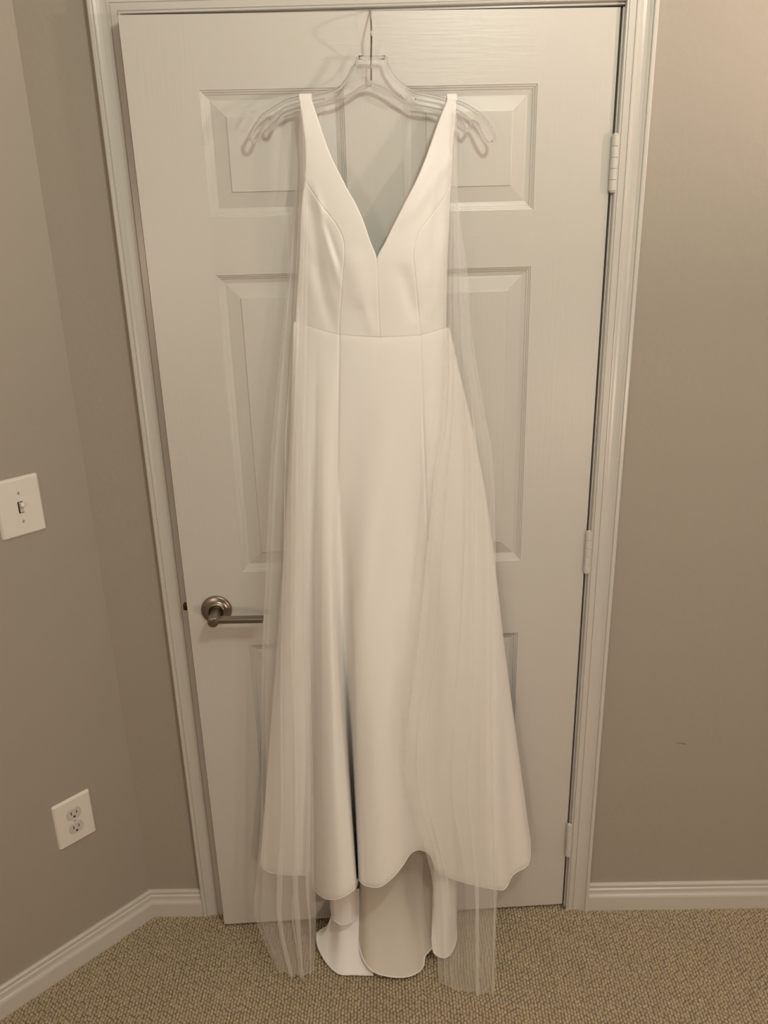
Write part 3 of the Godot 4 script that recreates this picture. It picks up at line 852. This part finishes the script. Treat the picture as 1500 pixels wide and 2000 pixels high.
func build_dress() -> void:
	var dress := thing("wedding_dress", "ivory sleeveless V-neck gown with sheer tulle panels hanging on the clear hanger", "dress", on_door(GOWN_AT))
	var front_l := STRAP_OUTER_L.slice(0, 5) + PRINCESS_L
	var front_r := STRAP_OUTER_R.slice(0, 4) + PRINCESS_R
	part("bodice_front", bodice_panel(front_l, NECK_L, 1.8990, 40, 160), M.crepe, dress)
	part("bodice_front", bodice_panel(NECK_R, front_r, 1.8940, 40, 160), M.crepe, dress)
	part("bodice_side", bodice_panel(SIDE_L, PRINCESS_L, 1.7700, 40, 110), M.crepe, dress)
	part("bodice_side", bodice_panel(PRINCESS_R, SIDE_R, 1.7660, 40, 110), M.crepe, dress)
	# shoulder straps running over the hanger to the back
	for e in [[-0.5682, -0.5469, 1.8990, -0.556, -0.530], [-0.3101, -0.2929, 1.8942, -0.338, -0.314]]:
		var rows := []
		var path := [Vector2(e[2], 0.0378), Vector2(e[2] + 0.005, 0.0376), Vector2(e[2] + 0.0095, 0.0358), Vector2(e[2] + 0.0112, 0.0325), Vector2(e[2] + 0.0095, 0.0290), Vector2(e[2] + 0.004, 0.0268), Vector2(e[2] - 0.02, 0.0195), Vector2(e[2] - 0.06, 0.0185), Vector2(e[2] - 0.15, 0.0170), Vector2(e[2] - 0.25, 0.0160), Vector2(1.58, 0.0150)]
		for i in path.size():
			var f := maxf(0.0, (i - 5.0) / 5.0)
			var row := PackedVector3Array()
			for j in 9:
				row.append(gown(Vector3(lerpf(lerpf(e[0], e[3], f), lerpf(e[1], e[4], f), j / 8.0), path[i].x, path[i].y)))
			rows.append(row)
		part("strap", sheet(rows), M.crepe, dress)
	# low back of the bodice and of the skirt
	var back := []
	for i in 41:
		var v := i / 40.0
		var y := lerpf(1.60, 0.22, v)
		var row := PackedVector3Array()
		var l := value_at([Vector2(1.60, -0.586), Vector2(1.5, -0.598), Vector2(1.19, -0.628), Vector2(0.77, -0.682), Vector2(0.22, -0.752)], y)
		var r := value_at([Vector2(1.60, -0.312), Vector2(1.5, -0.309), Vector2(1.19, -0.245), Vector2(0.8, -0.190), Vector2(0.22, -0.118)], y)
		for j in 41:
			var u := j / 40.0
			row.append(gown(Vector3(lerpf(l, r, u), y + 0.03 * (absf(u - 0.5) * 2.0 - 1.0) * (1.0 - v), 0.014 + 0.002 * sin(u * 40.0) * v)))
		back.append(row)
	part("back", sheet(back), M.crepe, dress)
	hemmed("skirt", skirt_mesh(), 0.0010, dress)
	hemmed("train", drop(TRAIN_TOP, TRAIN_HEM, 1.0), 0.0016, dress, M.lining)  # inside of the train; skirt shade is mixed into this lining colour
	hemmed("train_fold", drop(FLAP_TOP, FLAP_HEM, 0.5), 0.0011, dress)
	hemmed("train_fold", drop(TONGUE_A_TOP, TONGUE_A_HEM, 0.3), 0.0011, dress)
	hemmed("train_fold", drop(TONGUE_D_TOP, TONGUE_D_HEM, 0.5), 0.0011, dress)
	part("tulle_panel", tulle_mesh(TULLE_L_OUT, TULLE_L_IN, [[0.10, 0.03, 0.006, 0.05], [0.40, 0.10, 0.012, 0.07], [0.58, 0.05, 0.008, 0.035], [0.70, 0.12, 0.012, 0.08], [0.90, 0.07, 0.009, 0.045]], 3), M.tulle, dress)
	part("tulle_panel", tulle_mesh(TULLE_R_IN, TULLE_R_OUT, [[0.08, 0.05, 0.008, 0.04], [0.22, 0.10, 0.012, 0.09], [0.50, 0.03, 0.008, 0.05], [0.68, 0.07, 0.010, 0.05], [0.93, 0.05, 0.010, 0.035]], 8), M.tulle, dress)


# ---------------------------------------------------------------- the hanger

const HANGER_AT := Vector3(-0.44, 1.9, 0.028)
const TOP_LEFT := [Vector2(-0.4632, 1.9646), Vector2(-0.4709, 1.9497), Vector2(-0.4830, 1.9333), Vector2(-0.4979, 1.9183), Vector2(-0.5151, 1.9122), Vector2(-0.5277, 1.9100), Vector2(-0.5503, 1.9064), Vector2(-0.5674, 1.9035), Vector2(-0.5882, 1.8990), Vector2(-0.6029, 1.8928), Vector2(-0.6168, 1.8850), Vector2(-0.6336, 1.8755), Vector2(-0.6473, 1.8602), Vector2(-0.6584, 1.8439)]
const TOP_RIGHT := [Vector2(-0.4172, 1.9639), Vector2(-0.4122, 1.9488), Vector2(-0.4036, 1.9351), Vector2(-0.3921, 1.9229), Vector2(-0.3779, 1.9130), Vector2(-0.3681, 1.9080), Vector2(-0.3519, 1.9045), Vector2(-0.3311, 1.9000), Vector2(-0.3139, 1.8957), Vector2(-0.2975, 1.8921), Vector2(-0.2820, 1.8877), Vector2(-0.2646, 1.8784), Vector2(-0.2517, 1.8699), Vector2(-0.2386, 1.8564), Vector2(-0.2300, 1.8437), Vector2(-0.2261, 1.8336), Vector2(-0.2287, 1.8244)]
const LOW_LEFT := [Vector2(-0.4432, 1.9222), Vector2(-0.4595, 1.9177), Vector2(-0.4750, 1.9083), Vector2(-0.4987, 1.8990), Vector2(-0.5196, 1.8937), Vector2(-0.5377, 1.8900), Vector2(-0.5575, 1.8879), Vector2(-0.5756, 1.8850), Vector2(-0.5894, 1.8804), Vector2(-0.6004, 1.8757), Vector2(-0.6082, 1.8660), Vector2(-0.6143, 1.8563), Vector2(-0.6205, 1.8572), Vector2(-0.6244, 1.8663), Vector2(-0.6309, 1.8632), Vector2(-0.6401, 1.8477), Vector2(-0.6454, 1.8370), Vector2(-0.6537, 1.8347), Vector2(-0.6584, 1.8439)]
const LOW_RIGHT := [Vector2(-0.4432, 1.9222), Vector2(-0.4281, 1.9179), Vector2(-0.4113, 1.9088), Vector2(-0.3935, 1.8979), Vector2(-0.3782, 1.8903), Vector2(-0.3484, 1.8840), Vector2(-0.3157, 1.8769), Vector2(-0.2983, 1.8716), Vector2(-0.2873, 1.8615), Vector2(-0.2798, 1.8505), Vector2(-0.2734, 1.8462), Vector2(-0.2679, 1.8520), Vector2(-0.2643, 1.8594), Vector2(-0.2569, 1.8551), Vector2(-0.2512, 1.8441), Vector2(-0.2436, 1.8306), Vector2(-0.2352, 1.8228), Vector2(-0.2287, 1.8244)]


func hang(v: Vector2, out := 0.0) -> Vector3:
	# the arms sweep a little forward towards their tips
	var d := absf(v.x + 0.4425)
	return Vector3(v.x, v.y, 0.028 + 0.30 * d * d + out) - HANGER_AT


func smooth_line(k: Array, steps: int) -> PackedVector3Array:
	var k3 := []
	for p in k:
		k3.append(Vector3(p.x, p.y, 0))
	var out := PackedVector3Array()
	for i in steps + 1:
		var p := along3(k3, float(i) / steps)
		out.append(hang(Vector2(p.x, p.y)))
	return out


func build_hanger() -> void:
	var hanger := thing("clothes_hanger", "clear plastic hanger with a metal wire hook over the top of the white door", "hanger", on_door(HANGER_AT))
	var st := begin(true)
	var top_l := smooth_line(TOP_LEFT, 90)
	var top_r := smooth_line(TOP_RIGHT, 90)
	var low_l := smooth_line(LOW_LEFT, 110)
	var low_r := smooth_line(LOW_RIGHT, 110)
	tube(st, top_l, 0.0031, 12)
	tube(st, top_r, 0.0031, 12)
	tube(st, low_l, 0.0031, 12)
	tube(st, low_r, 0.0031, 12)
	tube(st, PackedVector3Array([hang(Vector2(-0.4632, 1.9646)), hang(Vector2(-0.450, 1.9640)), hang(Vector2(-0.440, 1.9638)), hang(Vector2(-0.430, 1.9638)), hang(Vector2(-0.4172, 1.9639))]), 0.0032, 10)
	var rim := part("rim", finish(st), M.clear_plastic, hanger)
	# a rib running along the middle of each arm
	for side in [[top_l, low_l], [top_r, low_r]]:
		st = begin(true)
		var mid := PackedVector3Array()
		for i in range(30, 74):
			mid.append(side[0][i].lerp(side[1][int(i * 0.95)], 0.5) + Vector3(0, 0, 0.0008))
		tube(st, mid, 0.0016, 8)
		part("rib", finish(st), M.clear_plastic, hanger)
	# the thin web between the rims
	st = begin(true)
	for side in [[TOP_LEFT, LOW_LEFT], [TOP_RIGHT, LOW_RIGHT]]:
		var a := smooth_line(side[0].slice(0, 12), 60)
		var b := smooth_line(side[1].slice(0, 9), 60)
		for z in [-0.0012, 0.0012]:
			for i in 60:
				var o := Vector3(0, 0, z)
				quad(st, a[i] + o, a[i + 1] + o, b[i + 1] + o, b[i] + o, o)
	for z in [-0.0012, 0.0012]:
		var o := Vector3(0, 0, z)
		quad(st, hang(Vector2(-0.4632, 1.9646)) + o, hang(Vector2(-0.4172, 1.9639)) + o, hang(Vector2(-0.4425, 1.9222)) + o, hang(Vector2(-0.4430, 1.9222)) + o, o)
	part("web", finish(st), M.clear_plastic_web, hanger)
	# grip teeth along the shoulders
	for side in [TOP_LEFT, TOP_RIGHT]:
		var line := smooth_line(side.slice(6), 60)
		for i in range(2, 52, 4):
			st = begin()
			var t := (line[i + 1] - line[i - 1]).normalized()
			var up := Vector3(0, 0, 1).cross(t).normalized()
			if up.y < 0.0:
				up = -up
			block(st, line[i] + up * 0.0026, Vector3(0.0030, 0.0022, 0.0075), 0.0006, Basis(t, up, t.cross(up)))
			part("grip_tooth", finish(st), M.clear_plastic_web, hanger)
	# collar and hook
	st = begin(true)
	lathe(st, [Vector2(0, -0.005), Vector2(0.0045, -0.005), Vector2(0.005, -0.004), Vector2(0.005, 0.004), Vector2(0.0045, 0.005), Vector2(0, 0.005)], 16, hang(Vector2(-0.4420, 1.9590)), Basis(Vector3.RIGHT, -PI * 0.5))
	part("collar", finish(st), M.clear_plastic_web, hanger)
	st = begin(true)
	var wire := []
	for p in [Vector2(1.929, 0.028), Vector2(1.945, 0.028), Vector2(1.962, 0.028), Vector2(1.974, 0.034), Vector2(1.985, 0.045), Vector2(1.996, 0.051), Vector2(2.008, 0.047), Vector2(2.020, 0.034), Vector2(2.030, 0.018), Vector2(2.0385, 0.004), Vector2(2.0418, -0.008), Vector2(2.0418, -0.026), Vector2(2.0370, -0.038), Vector2(2.022, -0.042), Vector2(2.005, -0.041), Vector2(1.993, -0.040)]:
		wire.append(Vector3(-0.4420 + (p.x - 1.93) * 0.02, p.x, p.y) - HANGER_AT)
	var path := PackedVector3Array()
	for i in 121:
		path.append(along3(wire, i / 120.0))
	tube(st, path, 0.0016, 10)
	var hook := part("hook", finish(st), M.chrome_wire, hanger)
	hook.set_meta("label", "thin grey metal wire hook")


# ---------------------------------------------------------------- plates on the slanting wall

# a wall plate with rounded corners and a domed edge, centred, facing z
func wall_plate(w: float, h: float, deep: float, r: float) -> ArrayMesh:
	var st := begin()
	var rings := []
	for e in [Vector2(0, 0), Vector2(0.0, 0.0012), Vector2(0.0012, 0.0030), Vector2(0.0034, deep - 0.0006), Vector2(0.0058, deep), Vector2(0.0062, deep)]:
		var ring := PackedVector3Array()
		for k in 4:
			var cx := (w * 0.5 - r) * (1.0 if k == 0 or k == 3 else -1.0)
			var cy := (h * 0.5 - r) * (1.0 if k < 2 else -1.0)
			for i in 9:
				var a := PI * 0.5 * (k + i / 8.0)
				var rr := maxf(r - e.x, 0.0003)
				ring.append(Vector3(cx + cos(a) * rr, cy + sin(a) * rr, e.y))
		rings.append(ring)
	for i in rings.size() - 1:
		for k in 36:
			var k2 := (k + 1) % 36
			var mid: Vector3 = rings[i][k]
			quad(st, rings[i][k], rings[i][k2], rings[i + 1][k2], rings[i + 1][k], Vector3(mid.x, mid.y, 0).normalized() * 0.5 + Vector3(0, 0, 0.5))
	var last: PackedVector3Array = rings[rings.size() - 1]
	for k in 36:
		tri(st, Vector3(0, 0, deep), last[k], last[(k + 1) % 36], Vector3(0, 0, 1))
	return finish(st)


func screw(parent: Node3D, at: Vector3, turn: float) -> void:
	var st := begin(true)
	lathe(st, [Vector2(0.0034, 0), Vector2(0.0034, 0.0004), Vector2(0.0028, 0.0010), Vector2(0.0014, 0.0013), Vector2(0, 0.0014)], 18, at)
	var head := part("screw", finish(st), M.screw_paint, parent)
	st = begin()
	block(st, at + Vector3(0, 0, 0.0012), Vector3(0.0009, 0.0058, 0.0006), 0.0, Basis(Vector3(0, 0, 1), turn))
	part("screw_slot", finish(st), M.slot_dark, head)


func build_switch() -> void:
	var o := thing("light_switch", "white toggle light switch plate on the slanting wall, higher of the two plates", "light switch", on_side_wall(0.1475, 1.1722))
	part("plate", wall_plate(0.0915, 0.1225, 0.0062, 0.005), M.plate_plastic, o)
	screw(o, Vector3(0, 0.0300, 0.0060), 0.1)
	screw(o, Vector3(0, -0.0300, 0.0060), -0.15)
	var st := begin()
	block(st, Vector3(0, 0, 0.0064), Vector3(0.0104, 0.0240, 0.0010), 0.0)
	part("toggle_slot", finish(st), M.slot_dark, o)
	st = begin()
	block(st, Vector3(0.0012, 0, 0.0070), Vector3(0.0076, 0.0215, 0.0014), 0.0003)
	var base := part("toggle_base", finish(st), M.receptacle_plastic, o)
	st = begin()
	block(st, Vector3(0.0012, 0.0052, 0.0110), Vector3(0.0068, 0.0088, 0.0120), 0.0012, Basis(Vector3.RIGHT, -0.45))
	part("toggle", finish(st), M.plate_plastic, base)


func build_outlet() -> void:
	var o := thing("power_outlet", "white duplex power outlet plate low on the slanting wall above the baseboard", "power outlet", on_side_wall(0.1565, 0.4005))
	part("plate", wall_plate(0.0915, 0.1225, 0.0062, 0.005), M.plate_plastic, o)
	screw(o, Vector3(0, 0, 0.0060), 1.4)
	for cy in [0.0195, -0.0195]:
		var st := begin()
		# round face cut flat at top and bottom
		var ring := PackedVector3Array()
		for k in 48:
			var a := TAU * k / 48.0
			ring.append(Vector3(cos(a) * 0.0172, clampf(sin(a) * 0.0172, -0.0138, 0.0138), 0))
		for k in 48:
			var a: Vector3 = ring[k]
			var b: Vector3 = ring[(k + 1) % 48]
			var up := Vector3(0, cy, 0.0062)
			var up2 := Vector3(0, cy, 0.0074)
			quad(st, up + a, up + b, up2 + b * 0.96, up2 + a * 0.96, a)
			tri(st, up2, up2 + a * 0.96, up2 + b * 0.96, Vector3(0, 0, 1))
		var face := part("receptacle", finish(st), M.receptacle_plastic, o)
		# the groove round the face
		st = begin(true)
		var rim_path := PackedVector3Array()
		for k in 49:
			rim_path.append(Vector3(0, cy, 0.0062) + ring[k % 48] * 1.03)
		tube(st, rim_path, 0.0004, 6)
		part("groove", finish(st), M.screw_paint, face)
		for e in [[-0.0064, 0.0034, 0.0022, 0.0082], [0.0064, 0.0034, 0.0020, 0.0068]]:
			st = begin()
			block(st, Vector3(e[0], cy + e[1], 0.0073), Vector3(e[2], e[3], 0.0006), 0.0)
			part("slot", finish(st), M.slot_dark, face)
		st = begin(true)
		lathe(st, [Vector2(0.0027, -0.0002), Vector2(0.0027, 0.0003), Vector2(0, 0.0003)], 18, Vector3(0, cy - 0.0072, 0.0073))
		part("ground_hole", finish(st), M.slot_dark, face)


# ---------------------------------------------------------------- the lamps that light the room (behind and beside the camera)

func build_lamps() -> void:
	var dome := thing("ceiling_light", "round frosted ceiling light on a metal canopy above the room", "ceiling light", Transform3D(Basis(Vector3.RIGHT, -PI * 0.5), Vector3(DOME_AT.x, 0, DOME_AT.z) + Vector3(0, DOME_AT.y, 0)))
	var st := begin(true)
	lathe(st, [Vector2(0.0, 0.2200), Vector2(0.075, 0.2200), Vector2(0.076, 0.205), Vector2(0.03, 0.19), Vector2(0.012, 0.175), Vector2(0.012, 0.12), Vector2(0.05, 0.095), Vector2(0.03, 0.0985), Vector2(0.0, 0.0985)], 32)
	part("canopy", finish(st), M.nickel, dome)
	st = begin(true)
	var ball := []
	for i in 17:
		var a := -PI * 0.5 + PI * i / 16.0
		ball.append(Vector2(maxf(cos(a), 0.0) * 0.1, sin(a) * 0.1))
	lathe(st, ball, 32)
	part("globe", finish(st), M.lamp_glass_ceiling, dome)
	# a small table with a globe lamp, right of the camera
	var table := thing("night_stand", "small dark wooden night stand carrying the globe lamp", "night stand", Transform3D(Basis(), Vector3(LAMP_AT.x, 0, LAMP_AT.z)))
	st = begin()
	block(st, Vector3(0, 0.54, 0), Vector3(0.46, 0.025, 0.40), 0.004)
	part("table_top", finish(st), M.dark_wood, table)
	st = begin()
	block(st, Vector3(0, 0.4475, 0), Vector3(0.42, 0.16, 0.36), 0.002)
	part("drawer_box", finish(st), M.dark_wood, table)
	for sx in [-1.0, 1.0]:
		for sz in [-1.0, 1.0]:
			st = begin()
			block(st, Vector3(sx * 0.19, 0.1838, sz * 0.16), Vector3(0.035, 0.3675, 0.035), 0.003)
			part("leg", finish(st), M.dark_wood, table)
	var lamp := thing("table_lamp", "globe table lamp with a turned metal foot on the night stand", "table lamp", Transform3D(Basis(Vector3.RIGHT, -PI * 0.5), Vector3(LAMP_AT.x, 0.5525, LAMP_AT.z)))
	st = begin(true)
	lathe(st, [Vector2(0, 0), Vector2(0.07, 0), Vector2(0.071, 0.008), Vector2(0.05, 0.018), Vector2(0.02, 0.03), Vector2(0.014, 0.06), Vector2(0.02, 0.10), Vector2(0.014, 0.14), Vector2(0.016, 0.185), Vector2(0.032, 0.19), Vector2(0.034, 0.205), Vector2(0, 0.205)], 32)
	part("base", finish(st), M.nickel, lamp)
	st = begin(true)
	var r := 0.07
	var rise := LAMP_AT.y - 0.5525
	var glob := []
	for i in 17:
		var a := -PI * 0.5 + PI * i / 16.0
		glob.append(Vector2(maxf(cos(a), 0.0) * r, rise + sin(a) * r))
	lathe(st, glob, 32)
	part("globe", finish(st), M.lamp_glass_table, lamp)
	# an added, unseen torchiere right of the door, brightening wall and ceiling by bounce
	var tall := thing("added_floor_lamp", "added unseen torchiere floor lamp with an open bowl, right of the white door, for fill light", "floor lamp", Transform3D(Basis(Vector3.RIGHT, -PI * 0.5), Vector3(ADDED_TORCHIERE_AT.x, 0, ADDED_TORCHIERE_AT.z)))
	st = begin(true)
	lathe(st, [Vector2(0, 0), Vector2(0.14, 0), Vector2(0.142, 0.012), Vector2(0.12, 0.022), Vector2(0.02, 0.035), Vector2(0.013, 0.05), Vector2(0.013, 1.66), Vector2(0, 1.66)], 32)
	part("stand", finish(st), M.nickel, tall)
	st = begin(true)
	lathe(st, [Vector2(0.02, 1.655), Vector2(0.08, 1.685), Vector2(0.13, 1.735), Vector2(0.165, 1.81), Vector2(0.168, 1.81), Vector2(0.163, 1.806), Vector2(0.127, 1.739), Vector2(0.078, 1.69), Vector2(0.0, 1.665)], 40)
	part("bowl", finish(st), M.plate_plastic, tall)
	st = begin(true)
	var bulb := []
	for i in 13:
		var a := -PI * 0.5 + PI * i / 12.0
		bulb.append(Vector2(maxf(cos(a), 0.0) * 0.05, ADDED_TORCHIERE_AT.y + sin(a) * 0.05))
	lathe(st, bulb, 24)
	part("bulb", finish(st), M.added_torchiere_glass, tall)
	# a standing globe lamp behind the camera on the left
	var orb := thing("globe_lamp", "standing lamp with a large frosted globe on a thin metal stem, behind the camera", "floor lamp", Transform3D(Basis(Vector3.RIGHT, -PI * 0.5), Vector3(GLOBE_AT.x, 0, GLOBE_AT.z)))
	st = begin(true)
	lathe(st, [Vector2(0, 0), Vector2(0.13, 0), Vector2(0.132, 0.01), Vector2(0.11, 0.02), Vector2(0.02, 0.032), Vector2(0.012, 0.05), Vector2(0.012, GLOBE_AT.y - 0.15), Vector2(0.05, GLOBE_AT.y - 0.14), Vector2(0.052, GLOBE_AT.y - 0.105), Vector2(0, GLOBE_AT.y - 0.105)], 32)
	part("stand", finish(st), M.nickel, orb)
	st = begin(true)
	var big := []
	for i in 17:
		var a := -PI * 0.5 + PI * i / 16.0
		big.append(Vector2(maxf(cos(a), 0.0) * 0.125, GLOBE_AT.y + sin(a) * 0.125))
	lathe(st, big, 32)
	part("globe", finish(st), M.lamp_glass_table, orb)
